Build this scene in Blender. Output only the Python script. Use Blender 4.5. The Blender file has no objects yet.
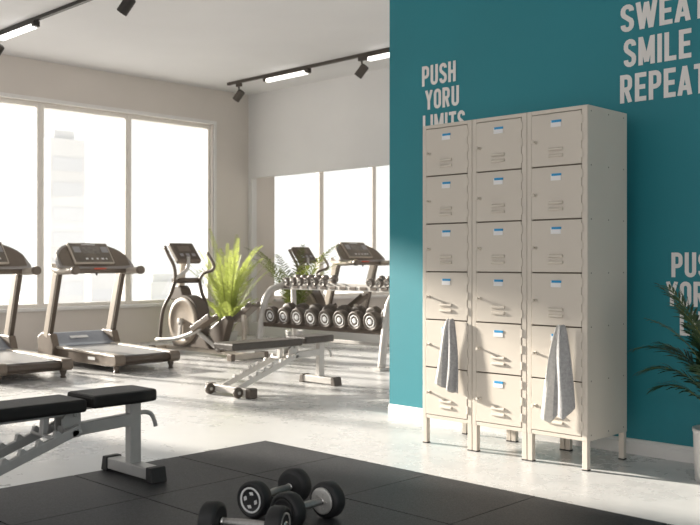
import bpy, bmesh, math, random
from mathutils import Vector, Matrix

random.seed(7)
SC = bpy.context.scene
COL = SC.collection
PI = math.pi

# ------------------------------------------------------------------ materials
def mat(name, color, rough=0.5, metal=0.0, var=0.06, scale=12.0, bump=0.0, bscale=None,
        spec=0.5, emit=None, estr=0.0, sheen=0.0, coat=0.0):
    m = bpy.data.materials.new(name)
    m.use_nodes = True
    nt = m.node_tree
    b = nt.nodes['Principled BSDF']
    b.inputs['Roughness'].default_value = rough
    b.inputs['Metallic'].default_value = metal
    b.inputs['Specular IOR Level'].default_value = spec
    if coat:
        b.inputs['Coat Weight'].default_value = coat
        b.inputs['Coat Roughness'].default_value = 0.15
    if sheen:
        b.inputs['Sheen Weight'].default_value = sheen
    tc = nt.nodes.new('ShaderNodeTexCoord')
    no = nt.nodes.new('ShaderNodeTexNoise')
    no.inputs['Scale'].default_value = scale
    no.inputs['Detail'].default_value = 4
    nt.links.new(tc.outputs['Object'], no.inputs['Vector'])
    cr = nt.nodes.new('ShaderNodeValToRGB')
    lo = [max(0, c * (1 - var)) for c in color]
    hi = [min(1, c * (1 + var)) for c in color]
    cr.color_ramp.elements[0].position = 0.3
    cr.color_ramp.elements[1].position = 0.7
    cr.color_ramp.elements[0].color = (*lo, 1)
    cr.color_ramp.elements[1].color = (*hi, 1)
    nt.links.new(no.outputs['Fac'], cr.inputs['Fac'])
    nt.links.new(cr.outputs['Color'], b.inputs['Base Color'])
    if bump:
        n2 = nt.nodes.new('ShaderNodeTexNoise')
        n2.inputs['Scale'].default_value = bscale or scale * 8
        n2.inputs['Detail'].default_value = 3
        nt.links.new(tc.outputs['Object'], n2.inputs['Vector'])
        bp = nt.nodes.new('ShaderNodeBump')
        bp.inputs['Strength'].default_value = bump
        bp.inputs['Distance'].default_value = 0.01
        nt.links.new(n2.outputs['Fac'], bp.inputs['Height'])
        nt.links.new(bp.outputs['Normal'], b.inputs['Normal'])
    if emit:
        b.inputs['Emission Color'].default_value = (*emit, 1)
        b.inputs['Emission Strength'].default_value = estr
    return m

M = {}
M['wall']    = mat('wall_paint', (0.64, 0.59, 0.545), 0.8, var=0.03, scale=1.2, bump=0.05, bscale=60)
M['wallback']= mat('back_wall_paint', (0.69, 0.675, 0.665), 0.8, var=0.03, scale=1.2, bump=0.05, bscale=60)
M['ceil']    = mat('ceiling_paint', (0.70, 0.69, 0.695), 0.85, var=0.03, scale=0.8)
M['teal']    = mat('teal_paint', (0.012, 0.20, 0.245), 0.62, var=0.05, scale=1.0, bump=0.04, bscale=80)
M['trim']    = mat('trim_white', (0.72, 0.70, 0.68), 0.5, var=0.02)
M['frame']   = mat('window_frame_paint', (0.78, 0.74, 0.69), 0.5, var=0.02)
M['cream']   = mat('locker_cream_enamel', (0.60, 0.545, 0.475), 0.42, var=0.02, scale=3)
M['rivet']   = mat('dull_rivet', (0.20, 0.18, 0.155), 0.5, var=0.05)
M['creamd']  = mat('locker_seam_shadow', (0.16, 0.13, 0.10), 0.7, var=0.05)
M['blue']    = mat('label_blue', (0.01, 0.27, 0.55), 0.5, var=0.03)
M['paper']   = mat('label_paper', (0.78, 0.78, 0.78), 0.6, var=0.02)
M['white']   = mat('lettering_white', (0.74, 0.72, 0.70), 0.7, var=0.02)
M['silver']  = mat('powder_coat_silver', (0.46, 0.45, 0.43), 0.4, 0.35, var=0.05, scale=20)
M['silverw'] = mat('powder_coat_white_silver', (0.54, 0.515, 0.485), 0.4, 0.15, var=0.04, scale=20)
M['greysil'] = mat('powder_coat_grey', (0.42, 0.415, 0.405), 0.42, 0.4, var=0.05, scale=20)
M['chrome']  = mat('chrome', (0.72, 0.70, 0.68), 0.22, 1.0, var=0.05)
M['steel']   = mat('knurled_steel', (0.38, 0.37, 0.36), 0.38, 0.9, var=0.12, scale=90, bump=0.3, bscale=400)
M['iron']    = mat('grey_cast_iron', (0.19, 0.165, 0.145), 0.32, 0.6, var=0.10, scale=40)
M['rubber']  = mat('black_rubber', (0.012, 0.012, 0.013), 0.55, var=0.15, scale=60, bump=0.1)
M['rubberw'] = mat('hazed_black_rubber', (0.085, 0.067, 0.052), 0.55, var=0.15, scale=60)  # black rubber lifted to warm brown; window haze is in the colour
M['vinyl']   = mat('black_vinyl', (0.010, 0.0095, 0.0095), 0.5, var=0.12, scale=25, spec=0.3, bump=0.08, bscale=300)
M['vinylw']  = mat('hazed_black_vinyl', (0.060, 0.048, 0.038), 0.45, var=0.12, scale=25, bump=0.08, bscale=300)  # far bench pads: black vinyl with the warm haze painted in
M['plast']   = mat('hazed_dark_plastic', (0.095, 0.072, 0.055), 0.42, var=0.06, scale=20)  # dark plastic of the far machines, raised to brown as painted haze
M['plastm']  = mat('hazed_mid_plastic', (0.17, 0.134, 0.104), 0.42, var=0.06, scale=20)  # lighter step of that plastic, sunlit haze put into its colour
M['plastl']  = mat('hazed_light_plastic', (0.29, 0.24, 0.19), 0.42, var=0.05, scale=20)  # palest step; the brown cast is haze carried by the colour
M['champ']   = mat('champagne_metal', (0.56, 0.50, 0.43), 0.35, 0.3, var=0.04, scale=20)
M['greyp']   = mat('grey_plastic', (0.33, 0.32, 0.33), 0.35, var=0.05, scale=20)
M['rim']     = mat('console_rim', (0.36, 0.335, 0.32), 0.35, var=0.05, scale=20)
M['coverb']  = mat('blue_grey_plastic', (0.23, 0.25, 0.29), 0.3, var=0.05, scale=20)
M['belt']    = mat('running_belt', (0.26, 0.25, 0.245), 0.45, var=0.08, scale=60)
M['screen']  = mat('console_screen', (0.16, 0.135, 0.11), 0.3, var=0.25, scale=8)  # dark screen lightened, the haze before it mixed into its tone
M['screenl'] = mat('console_display', (0.22, 0.20, 0.18), 0.25, var=0.25, scale=25)  # display tone likewise raised by painted haze
M['red']     = mat('red_key', (0.62, 0.10, 0.05), 0.4, var=0.05)
M['dark']    = mat('track_dark_metal', (0.030, 0.026, 0.023), 0.45, 0.3, var=0.06)
M['darkbr']  = mat('track_brown_metal', (0.075, 0.062, 0.052), 0.45, 0.3, var=0.06)
M['lamp']    = mat('lamp_diffuser', (0.9, 0.9, 0.88), 0.5, emit=(1.0, 0.96, 0.90), estr=3.0)
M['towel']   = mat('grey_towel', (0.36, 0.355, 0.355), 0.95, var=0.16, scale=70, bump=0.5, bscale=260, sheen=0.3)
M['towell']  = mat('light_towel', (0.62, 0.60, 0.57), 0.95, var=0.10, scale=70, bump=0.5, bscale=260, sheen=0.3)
M['pot']     = mat('white_ceramic', (0.62, 0.60, 0.585), 0.4, var=0.03)
M['soil']    = mat('soil', (0.03, 0.02, 0.013), 0.95, var=0.4, scale=50)
M['leafd']   = mat('dark_palm_leaf', (0.020, 0.055, 0.014), 0.5, var=0.4, scale=9)
M['leafb']   = mat('bright_palm_leaf', (0.27, 0.31, 0.085), 0.5, var=0.3, scale=7)
M['leafm']   = mat('olive_palm_leaf', (0.085, 0.105, 0.025), 0.5, var=0.3, scale=7)
M['stem']    = mat('palm_stem', (0.20, 0.22, 0.06), 0.6, var=0.2)
M['bld']     = mat('pale_concrete_facade', (0.71, 0.70, 0.69), 0.8, var=0.03, scale=0.2)
M['bldw']    = mat('pale_glass_facade', (0.66, 0.66, 0.67), 0.5, var=0.03, scale=0.2)
M['ground']  = mat('pale_street', (0.85, 0.83, 0.80), 0.9, var=0.04, scale=0.05)

def leaf_translucent(m, amount, col):
    nt = m.node_tree
    b = nt.nodes['Principled BSDF']; out = nt.nodes['Material Output']
    t = nt.nodes.new('ShaderNodeBsdfTranslucent'); t.inputs['Color'].default_value = (*col, 1)
    mx = nt.nodes.new('ShaderNodeMixShader'); mx.inputs['Fac'].default_value = amount
    nt.links.new(b.outputs[0], mx.inputs[1]); nt.links.new(t.outputs[0], mx.inputs[2])
    nt.links.new(mx.outputs[0], out.inputs['Surface'])
leaf_translucent(M['leafb'], 0.42, (0.48, 0.55, 0.14))
leaf_translucent(M['leafm'], 0.28, (0.22, 0.26, 0.05))

# polished concrete
def concrete():
    m = bpy.data.materials.new('polished_concrete'); m.use_nodes = True
    nt = m.node_tree; b = nt.nodes['Principled BSDF']
    tc = nt.nodes.new('ShaderNodeTexCoord')
    n1 = nt.nodes.new('ShaderNodeTexNoise'); n1.inputs['Scale'].default_value = 0.9; n1.inputs['Detail'].default_value = 8; n1.inputs['Roughness'].default_value = 0.65
    n2 = nt.nodes.new('ShaderNodeTexNoise'); n2.inputs['Scale'].default_value = 6.0; n2.inputs['Detail'].default_value = 8; n2.inputs['Roughness'].default_value = 0.7
    for n in (n1, n2): nt.links.new(tc.outputs['Object'], n.inputs['Vector'])
    mx = nt.nodes.new('ShaderNodeMath'); mx.operation = 'ADD'
    h = nt.nodes.new('ShaderNodeMath'); h.operation = 'MULTIPLY'; h.inputs[1].default_value = 0.6
    nt.links.new(n2.outputs['Fac'], h.inputs[0]); nt.links.new(n1.outputs['Fac'], mx.inputs[0]); nt.links.new(h.outputs[0], mx.inputs[1])
    cr = nt.nodes.new('ShaderNodeValToRGB')
    cr.color_ramp.elements[0].position = 0.55; cr.color_ramp.elements[0].color = (0.52, 0.515, 0.51, 1)
    cr.color_ramp.elements[1].position = 1.0; cr.color_ramp.elements[1].color = (0.62, 0.615, 0.605, 1)
    nt.links.new(mx.outputs[0], cr.inputs['Fac']); nt.links.new(cr.outputs['Color'], b.inputs['Base Color'])
    rr = nt.nodes.new('ShaderNodeMapRange')
    rr.inputs['From Min'].default_value = 0.5; rr.inputs['From Max'].default_value = 1.1
    rr.inputs['To Min'].default_value = 0.18; rr.inputs['To Max'].default_value = 0.38
    nt.links.new(mx.outputs[0], rr.inputs['Value']); nt.links.new(rr.outputs[0], b.inputs['Roughness'])
    return m
M['floor'] = concrete()

def rubber_mat():
    m = bpy.data.materials.new('speckled_rubber_tile'); m.use_nodes = True
    nt = m.node_tree; b = nt.nodes['Principled BSDF']
    tc = nt.nodes.new('ShaderNodeTexCoord')
    n1 = nt.nodes.new('ShaderNodeTexNoise'); n1.inputs['Scale'].default_value = 130; n1.inputs['Detail'].default_value = 2
    nt.links.new(tc.outputs['Object'], n1.inputs['Vector'])
    cr = nt.nodes.new('ShaderNodeValToRGB')
    cr.color_ramp.elements[0].position = 0.42; cr.color_ramp.elements[0].color = (0.014, 0.014, 0.016, 1)
    cr.color_ramp.elements[1].position = 0.68; cr.color_ramp.elements[1].color = (0.046, 0.046, 0.050, 1)
    nt.links.new(n1.outputs['Fac'], cr.inputs['Fac']); nt.links.new(cr.outputs['Color'], b.inputs['Base Color'])
    b.inputs['Roughness'].default_value = 0.55
    bp = nt.nodes.new('ShaderNodeBump'); bp.inputs['Strength'].default_value = 0.35; bp.inputs['Distance'].default_value = 0.004
    nt.links.new(n1.outputs['Fac'], bp.inputs['Height']); nt.links.new(bp.outputs['Normal'], b.inputs['Normal'])
    return m
M['mat'] = rubber_mat()

def glass_pane():
    m = bpy.data.materials.new('window_glass'); m.use_nodes = True
    nt = m.node_tree
    for n in list(nt.nodes):
        if n.type != 'OUTPUT_MATERIAL': nt.nodes.remove(n)
    out = nt.nodes['Material Output']
    t = nt.nodes.new('ShaderNodeBsdfTransparent'); t.inputs['Color'].default_value = (0.98, 0.985, 0.98, 1)
    g = nt.nodes.new('ShaderNodeBsdfGlossy'); g.inputs['Roughness'].default_value = 0.03
    mx = nt.nodes.new('ShaderNodeMixShader'); mx.inputs['Fac'].default_value = 0.05
    nt.links.new(t.outputs[0], mx.inputs[1]); nt.links.new(g.outputs[0], mx.inputs[2]); nt.links.new(mx.outputs[0], out.inputs['Surface'])
    return m
M['glass'] = glass_pane()

# ------------------------------------------------------------------ mesh builder
class MB:
    def __init__(self):
        self.bm = bmesh.new(); self.mats = []
    def mi(self, m):
        if m is None: return 0
        if m not in self.mats: self.mats.append(m)
        return self.mats.index(m)
    def box(self, c, s, rot=None, bevel=0.0, m=None, seg=2):
        r = bmesh.ops.create_cube(self.bm, size=1.0)
        vs = r['verts']
        mtx = Matrix.Translation(c) @ (rot.to_4x4() if rot else Matrix.Identity(4)) @ Matrix.Diagonal((*s, 1))
        bmesh.ops.transform(self.bm, matrix=mtx, verts=vs)
        fs = set(f for v in vs for f in v.link_faces)
        if m is not None:
            i = self.mi(m)
            for f in fs: f.material_index = i
        if bevel:
            es = list(set(e for v in vs for e in v.link_edges))
            bmesh.ops.bevel(self.bm, geom=es, offset=bevel, segments=seg, profile=0.5, affect='EDGES')
        return self
    def boxb(self, a, b, bevel=0.0, m=None, seg=2):
        a, b = Vector(a), Vector(b)
        return self.box((a + b) / 2, tuple(abs(x) for x in (b - a)), None, bevel, m, seg)
    def beam(self, p, q, w, h, bevel=0.0, up=(0, 0, 1), m=None):
        """square bar from p to q; w across, h along `up`"""
        p, q = Vector(p), Vector(q); d = q - p; L = d.length; d.normalize()
        u = Vector(up); s = d.cross(u)
        if s.length < 1e-4: s = d.cross(Vector((1, 0, 0)))
        s.normalize(); u = s.cross(d)
        R = Matrix((s, d, u)).transposed()
        return self.box((p + q) / 2, (w, L, h), R, bevel, m)
    def tube(self, pts, r, n=10, cap=True, m=None):
        pts = [Vector(p) for p in pts]
        rs = r if isinstance(r, (list, tuple)) else [r] * len(pts)
        i = self.mi(m)
        rings = []; prev = None
        for k, p in enumerate(pts):
            if k == 0: d = pts[1] - p
            elif k == len(pts) - 1: d = p - pts[-2]
            else: d = (pts[k + 1] - p).normalized() + (p - pts[k - 1]).normalized()
            d.normalize()
            if prev is None:
                a = Vector((0, 0, 1)) if abs(d.z) < 0.9 else Vector((1, 0, 0))
                x = d.cross(a).normalized()
            else:
                x = (prev - d * prev.dot(d)).normalized()
            prev = x; y = d.cross(x)
            rings.append([self.bm.verts.new(p + (x * math.cos(2 * PI * j / n) + y * math.sin(2 * PI * j / n)) * rs[k]) for j in range(n)])
        for a, b in zip(rings, rings[1:]):
            for j in range(n):
                f = self.bm.faces.new((a[j], a[(j + 1) % n], b[(j + 1) % n], b[j])); f.smooth = True; f.material_index = i
        if cap:
            for rg in (list(reversed(rings[0])), rings[-1]):
                f = self.bm.faces.new(rg); f.material_index = i
        return self
    def lathe(self, prof, o=(0, 0, 0), axis=(0, 0, 1), n=24, smooth=True, m=None, caps=True):
        """prof: list of (radius, height along axis)"""
        o = Vector(o); ax = Vector(axis).normalized()
        a = Vector((0, 0, 1)) if abs(ax.z) < 0.9 else Vector((1, 0, 0))
        x = ax.cross(a).normalized(); y = ax.cross(x); i = self.mi(m)
        rings = [[self.bm.verts.new(o + ax * h + (x * math.cos(2 * PI * j / n) + y * math.sin(2 * PI * j / n)) * max(r, 1e-4)) for j in range(n)] for r, h in prof]
        for p, q in zip(rings, rings[1:]):
            for j in range(n):
                f = self.bm.faces.new((p[j], p[(j + 1) % n], q[(j + 1) % n], q[j])); f.smooth = smooth; f.material_index = i
        if caps:
            for rg in (list(reversed(rings[0])), rings[-1]):
                f = self.bm.faces.new(rg); f.material_index = i
        return self
    def prism(self, poly, axis, t0, t1, bevel=0.0, m=None):
        """poly: 2D points; axis 'x': (y,z) swept in x; 'y': (x,z); 'z': (x,y)"""
        def P(a, b, t):
            return {'x': (t, a, b), 'y': (a, t, b), 'z': (a, b, t)}[axis]
        i = self.mi(m)
        A = [self.bm.verts.new(P(a, b, t0)) for a, b in poly]
        B = [self.bm.verts.new(P(a, b, t1)) for a, b in poly]
        fs = []
        n = len(poly)
        fs.append(self.bm.faces.new(list(reversed(A)))); fs.append(self.bm.faces.new(B))
        for k in range(n):
            fs.append(self.bm.faces.new((A[k], A[(k + 1) % n], B[(k + 1) % n], B[k])))
        for f in fs: f.material_index = i
        if bevel:
            es = list(set(e for f in fs for e in f.edges))
            bmesh.ops.bevel(self.bm, geom=es, offset=bevel, segments=2, profile=0.5, affect='EDGES')
        return self
    def build(self, name, material, parent=None, smooth=None):
        bmesh.ops.recalc_face_normals(self.bm, faces=self.bm.faces[:])
        if smooth is not None:
            for f in self.bm.faces: f.smooth = smooth
        me = bpy.data.meshes.new(name); self.bm.to_mesh(me); self.bm.free()
        if self.mats:
            for m in self.mats: me.materials.append(m)
        else:
            me.materials.append(material)
        o = bpy.data.objects.new(name, me); COL.objects.link(o)
        if parent: o.parent = parent
        return o

def mb(*mats):
    b = MB()
    for m in mats: b.mats.append(m)
    return b

def thing(name, label, cat, loc=(0, 0, 0), rz=0.0, group=None):
    o = bpy.data.objects.new(name, None); COL.objects.link(o)
    o.empty_display_size = 0.1
    o.location = loc; o.rotation_euler = (0, 0, rz)
    o['label'] = label; o['category'] = cat
    if group: o['group'] = group
    return o
def tag(o, label, cat, group=None):
    o['label'] = label; o['category'] = cat
    if group: o['group'] = group
    return o
def struct(o):
    o['kind'] = 'structure'; return o
def copy_tree(o, parent=None):
    c = o.copy(); COL.objects.link(c)
    if parent: c.parent = parent
    for ch in list(o.children): copy_tree(ch, c)
    return c
def dup(root, loc, rz, label, group=None):
    kids = root
    c = copy_tree(root)
    c.location = loc; c.rotation_euler = (0, 0, rz); c['label'] = label
    if group: c['group'] = group
    return c
def arc(c, r, a0, a1, n, plane='xz'):
    out = []
    for k in range(n + 1):
        a = a0 + (a1 - a0) * k / n
        out.append((c[0] + r * math.cos(a), c[1] + r * math.sin(a)))
    return out
def smooth_path(pts, sub=5):
    """Catmull-Rom through the points"""
    P = [Vector(p) for p in pts]; P = [2 * P[0] - P[1]] + P + [2 * P[-1] - P[-2]]
    out = []
    for i in range(1, len(P) - 2):
        for k in range(sub):
            t = k / sub
            a, b, c, d = P[i - 1], P[i], P[i + 1], P[i + 2]
            out.append(0.5 * ((2 * b) + (c - a) * t + (2 * a - 5 * b + 4 * c - d) * t * t + (3 * b - a - 3 * c + d) * t ** 3))
    out.append(P[-2]); return out

# ------------------------------------------------------------------ dimensions
XW = -11.25       # window wall
YB = 9.25         # back wall
YT = 5.08         # teal wall face
ZC = 3.75         # ceiling
ZS, ZH = 0.53, 3.22   # window sill and head
WT = 0.22         # wall thickness

# ------------------------------------------------------------------ setting
struct(mb().boxb((XW - 0.3, -4.0, -0.1), (5.0, 15.0, 0.0)).build('floor', M['floor']))
struct(mb().boxb((XW - 0.3, -4.0, ZC), (5.0, 15.0, ZC + 0.1)).build('ceiling', M['ceil']))
Y0, Y1, Y2, Y3 = 1.75, 8.57, 9.79, 14.3
w = mb()
w.boxb((XW - WT, -4.0, 0), (XW, 14.8, ZS))
w.boxb((XW - WT, -4.0, ZH), (XW, 14.8, ZC))
w.boxb((XW - WT, -4.0, ZS), (XW, Y0, ZH))
w.boxb((XW - WT, Y1, ZS), (XW, Y2, ZH))
w.boxb((XW - WT, Y3, ZS), (XW, 14.8, ZH))
struct(w.build('wall_left', M['wall']))
# back wall with its wide frameless opening
b = mb()
XO = -11.17
b.boxb((XW, YB, 0), (-4.4, YB + 0.10, 0.20))
b.boxb((XW, YB, 2.45), (-4.4, YB + 0.10, ZC))
b.boxb((XW, YB, 0.20), (XO, YB + 0.10, 2.45))
struct(b.build('wall_back', M['wallback']))
struct(mb().boxb((XW, 14.6, 0), (-4.4, 14.8, ZC)).build('wall_rear', M['wall']))  # unseen end wall, added to close off light beyond the opening
struct(mb().boxb((-4.55, YT, 0), (5.0, YT + 0.15, ZC)).build('wall_right', M['teal']))
# baseboards
def baseboard(name, x0, x1, y, h):
    prof = [(y, 0), (y - 0.018, 0), (y - 0.018, h * 0.72), (y - 0.012, h * 0.80), (y - 0.012, h * 0.93), (y - 0.004, h), (y, h)]
    struct(mb().prism(prof, 'x', x0, x1).build(name, M['trim']))
baseboard('baseboard_right', -4.55, 5.0, YT, 0.09)
struct(mb().boxb((XW, -4, 0), (XW + 0.015, YB, 0.10)).build('baseboard_left', M['wall']))

# windows: one frame and one pane per bay
bays = [Y0, 3.18, 4.50, 5.82, 7.14, Y1]
bays2 = [Y2, 10.92, 12.24, 13.4, Y3]
n = 0
def win(ya, yb, first, last, nn):
    f = mb()
    xf = XW - 0.13
    t0 = 0.045 if first else 0.05
    t1 = 0.045 if last else 0.05
    f.boxb((xf - 0.05, ya, ZS), (xf + 0.05, ya + t0, ZH), 0.006)
    f.boxb((xf - 0.05, yb - t1, ZS), (xf + 0.05, yb, ZH), 0.006)
    f.boxb((xf - 0.05, ya + t0, ZS), (xf + 0.05, yb - t1, ZS + 0.06), 0.006)
    f.boxb((xf - 0.05, ya + t0, ZH - 0.06), (xf + 0.05, yb - t1, ZH), 0.006)
    root = bpy.data.objects.new('window_%d' % nn, None); COL.objects.link(root); struct(root)
    root.location = (XW - 0.13, (ya + yb) / 2, ZS)
    fo = f.build('window_frame', M['frame'], root)
    p = mb().boxb((xf - 0.003, ya + t0, ZS + 0.06), (xf + 0.003, yb - t1, ZH - 0.06)).build('pane', M['glass'], root)
    for o in (fo, p):
        o.matrix_parent_inverse = Matrix.Translation(-root.location)
for a, c in zip(bays, bays[1:]):
    n += 1; win(a, c, a == bays[0], c == bays[-1], n)
for a, c in zip(bays2, bays2[1:]):
    n += 1; win(a, c, a == bays2[0], c == bays2[-1], n)
# sill boards
struct(mb().boxb((XW - 0.08, Y0, ZS - 0.03), (XW + 0.05, Y1 + 0.02, ZS + 0.012), 0.006).build('trim_1', M['trim']))
struct(mb().boxb((XW - 0.08, Y2 - 0.02, ZS - 0.03), (XW + 0.05, Y3, ZS + 0.012), 0.006).build('trim_2', M['trim']))
# reveal linings at the head and right jamb
struct(mb().boxb((XW - 0.02, Y0 - 0.05, ZH), (XW + 0.012, Y1 + 0.05, ZH + 0.05)).boxb((XW - 0.02, Y1, ZS), (XW + 0.012, Y1 + 0.05, ZH)).build('trim_3', M['trim']))

# street and pale high-rises outside
struct(mb().boxb((-400, -150, -12.2), (-14, 500, -12)).build('ground', M['ground']))
def building(x, y, wx, wy, h, label, rows, cols):
    r = thing('building', label, 'building', (x, y, -12))
    r['group'] = 'pale city buildings outside the windows'
    mb().boxb((-wx / 2, -wy / 2, 0), (wx / 2, wy / 2, h)).build('facade', M['bld'], r)
    for i in range(rows):
        z = 2 + (h - 3) * i / rows
        mb().boxb((wx / 2, -wy / 2 + wy * 0.2 / cols, z), (wx / 2 + 0.1, wy / 2 - wy * 0.2 / cols, z + (h - 3) / rows * 0.55)).build('window_band', M['bldw'], r)
    mb().boxb((-wx / 2 + 1, -wy / 2 + 1, h), (wx / 2 - 1, wy / 2 - 1, h + 1.2)).build('roof_parapet', M['bld'], r)
building(-115, 61.9, 4, 5, 29.6, 'faint pale tower outside, seen through the window above the left of the whole treadmill', 8, 3)
building(-120, 72.0, 3, 7, 11.6, 'faint low pale block outside, seen under the console of the whole treadmill', 3, 5)
building(-120, 81.5, 3, 6, 10.2, 'faint low pale block outside, seen between the whole treadmill and the elliptical', 3, 4)

# ------------------------------------------------------------------ lockers
LW, LD, LH, LEG = 0.385, 0.44, 1.985, 0.16
def make_locker():
    r = thing('locker_cabinet', '', 'locker', group='cream six-door locker columns against the teal wall')
    body = mb(M['cream'], M['rivet'])
    # carcass: sides, back, top, bottom, face frame (origin: front left bottom corner, face at y=0)
    body.boxb((0, 0.004, LEG), (0.012, LD, LH))
    body.boxb((LW - 0.012, 0.004, LEG), (LW, LD, LH))
    body.boxb((0.012, LD - 0.012, LEG), (LW - 0.012, LD, LH))
    body.boxb((0.012, 0.004, LH - 0.012), (LW - 0.012, LD - 0.012, LH))
    body.boxb((0.012, 0.004, LEG), (LW - 0.012, LD - 0.012, LEG + 0.02))
    body.boxb((0.002, 0, LEG), (0.030, 0.02, LH), 0.003)
    body.boxb((LW - 0.034, 0, LEG), (LW - 0.002, 0.02, LH), 0.003)
    body.boxb((0.030, 0.001, LH - 0.022), (LW - 0.034, 0.02, LH), 0.002)
    body.boxb((0.030, 0.001, LEG), (LW - 0.034, 0.02, LEG + 0.022), 0.002)
    # rivets on the sides
    for yy in (0.04, LD - 0.04, LD * 0.52):
        for k in range(7):
            zz = LEG + 0.03 + (LH - LEG - 0.06) * k / 6
            body.lathe([(0.005, 0), (0.004, 0.0012)], (LW, yy, zz), (1, 0, 0), 8, m=M['rivet'])
    body.build('body', M['cream'], r)
    mb().boxb((0.03, 0.016, LEG + 0.02), (LW - 0.034, 0.02, LH - 0.02)).build('door_recess', M['creamd'], r)
    for (x, y) in ((0.018, 0.018), (LW - 0.018, 0.018), (0.018, LD - 0.018), (LW - 0.018, LD - 0.018)):
        lg = mb().boxb((x - 0.016, y - 0.016, 0.004), (x + 0.016, y + 0.016, LEG + 0.001), 0.002).build('leg', M['cream'], r)
        mb().boxb((x - 0.017, y - 0.017, 0), (x + 0.017, y + 0.017, 0.007)).build('foot_cap', M['rubber'], lg)
    zb, zt = LEG + 0.022, LH - 0.022
    ph = (zt - zb) / 6
    x0, x1 = 0.032, LW - 0.036
    for k in range(6):
        z0, z1 = zb + ph * k + 0.004, zb + ph * (k + 1) - 0.004
        d = mb()
        d.boxb((x0, -0.002, z0), (x1, 0.014, z1), 0.002)
        door = d.build('door', M['cream'], r)
        zm = z0 + ph * 0.5
        cx = (x0 + x1) / 2
        # knob
        mb().lathe([(0.010, 0), (0.010, 0.003), (0.006, 0.004), (0.006, 0.024), (0.009, 0.026), (0.009, 0.034), (0.007, 0.036)], (x0 + 0.028, -0.002, z0 + ph * 0.46), (0, -1, 0), 14).build('knob', M['cream'], door)
        # louvre vents
        for dz in (0.055, 0.090):
            v = mb()
            a = [(-0.002, z0 + dz - 0.011), (-0.013, z0 + dz - 0.007), (-0.013, z0 + dz + 0.003), (-0.002, z0 + dz + 0.011)]
            v.prism(a, 'x', cx - 0.046, cx + 0.046, 0.003)
            v.build('louvre', M['cream'], door)
        # card holder
        lp = mb(M['paper'], M['blue'])
        lp.boxb((cx - 0.032, -0.005, z1 - 0.076), (cx + 0.032, -0.002, z1 - 0.040), m=M['paper'])
        lp.boxb((cx - 0.026, -0.0065, z1 - 0.051), (cx + 0.034, -0.0021, z1 - 0.038), m=M['blue'])
        o = lp.build('name_card', None, door); o['label'] = 'white name card with a blue upper stripe'
        for sx in (-1, 1):
            pass
        # hinges
        for dz in (0.055, ph * 0.5, ph - 0.055):
            mb().boxb((x1 - 0.003, -0.005, z0 + dz - 0.024), (x1 + 0.010, 0.006, z0 + dz + 0.024), 0.002).build('hinge', M['cream'], door)
    return r
LX, LY = -3.727, 4.47
L1 = make_locker(); L1.location = (LX, LY, 0)
L1['label'] = 'leftmost of the three cream locker columns, a small grey towel on its fifth door'
dup(L1, (LX + LW + 0.0015, LY, 0), 0, 'middle one of the three cream locker columns, the only one with no towel')
dup(L1, (LX + 2 * LW + 0.003, LY, 0), 0, 'rightmost cream locker column with exposed side panel, larger grey towel on its doors')

# towels
def towel(x, z_top, xl, xr, zl, zr, depth, mats, seed, label, peak):
    rnd = random.Random(seed)
    bm = bmesh.new(); NU, NV = 28, 26
    grid = []
    zm = (zl + zr) / 2
    for j in range(NV + 1):
        v = j / NV; row = []
        e = v ** 0.62
        for i in range(NU + 1):
            u = i / NU
            zend = zl + (zr - zl) * u + peak * (abs(2 * ((u * 2.0) % 1) - 1) - 0.5)
            xa = (x - 0.017) + (xl - (x - 0.017)) * e
            xb = (x + 0.020) + (xr - (x + 0.020)) * e
            xx = xa + (xb - xa) * u
            amp = depth * (0.35 + 0.65 * e)
            fold = 0.5 + 0.5 * math.sin(u * PI * (3.4 + 0.5 * v) + 0.9 + 0.9 * math.sin(v * 3.2 + seed) + 0.8 * math.sin(u * 4 + seed))
            fold2 = 0.25 * math.sin(u * PI * 9 + v * 2 + seed)
            yy = LY - 0.020 - amp * (fold + 0.3 * fold2) - 0.012 * math.sin(PI * u)
            zz = z_top + (zend - z_top) * v + 0.004 * math.sin(u * 9)
            row.append(bm.verts.new((xx, yy, zz)))
        grid.append(row)
    for j in range(NV):
        for i in range(NU):
            f = bm.faces.new((grid[j][i], grid[j][i + 1], grid[j + 1][i + 1], grid[j + 1][i])); f.smooth = True
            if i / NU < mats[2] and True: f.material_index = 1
    me = bpy.data.meshes.new('towel'); bm.to_mesh(me); bm.free()
    me.materials.append(mats[0]); me.materials.append(mats[1])
    o = bpy.data.objects.new('towel', me); COL.objects.link(o)
    s = o.modifiers.new('s', 'SOLIDIFY'); s.thickness = 0.007; s.offset = 0
    tag(o, label, 'towel', 'grey towels hanging on the lockers')
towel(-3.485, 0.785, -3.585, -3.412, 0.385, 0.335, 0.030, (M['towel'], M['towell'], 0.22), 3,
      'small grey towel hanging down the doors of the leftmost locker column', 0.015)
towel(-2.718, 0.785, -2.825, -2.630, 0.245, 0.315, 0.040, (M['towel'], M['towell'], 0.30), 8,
      'larger light grey towel hanging down the doors of the rightmost locker column', 0.05)

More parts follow.
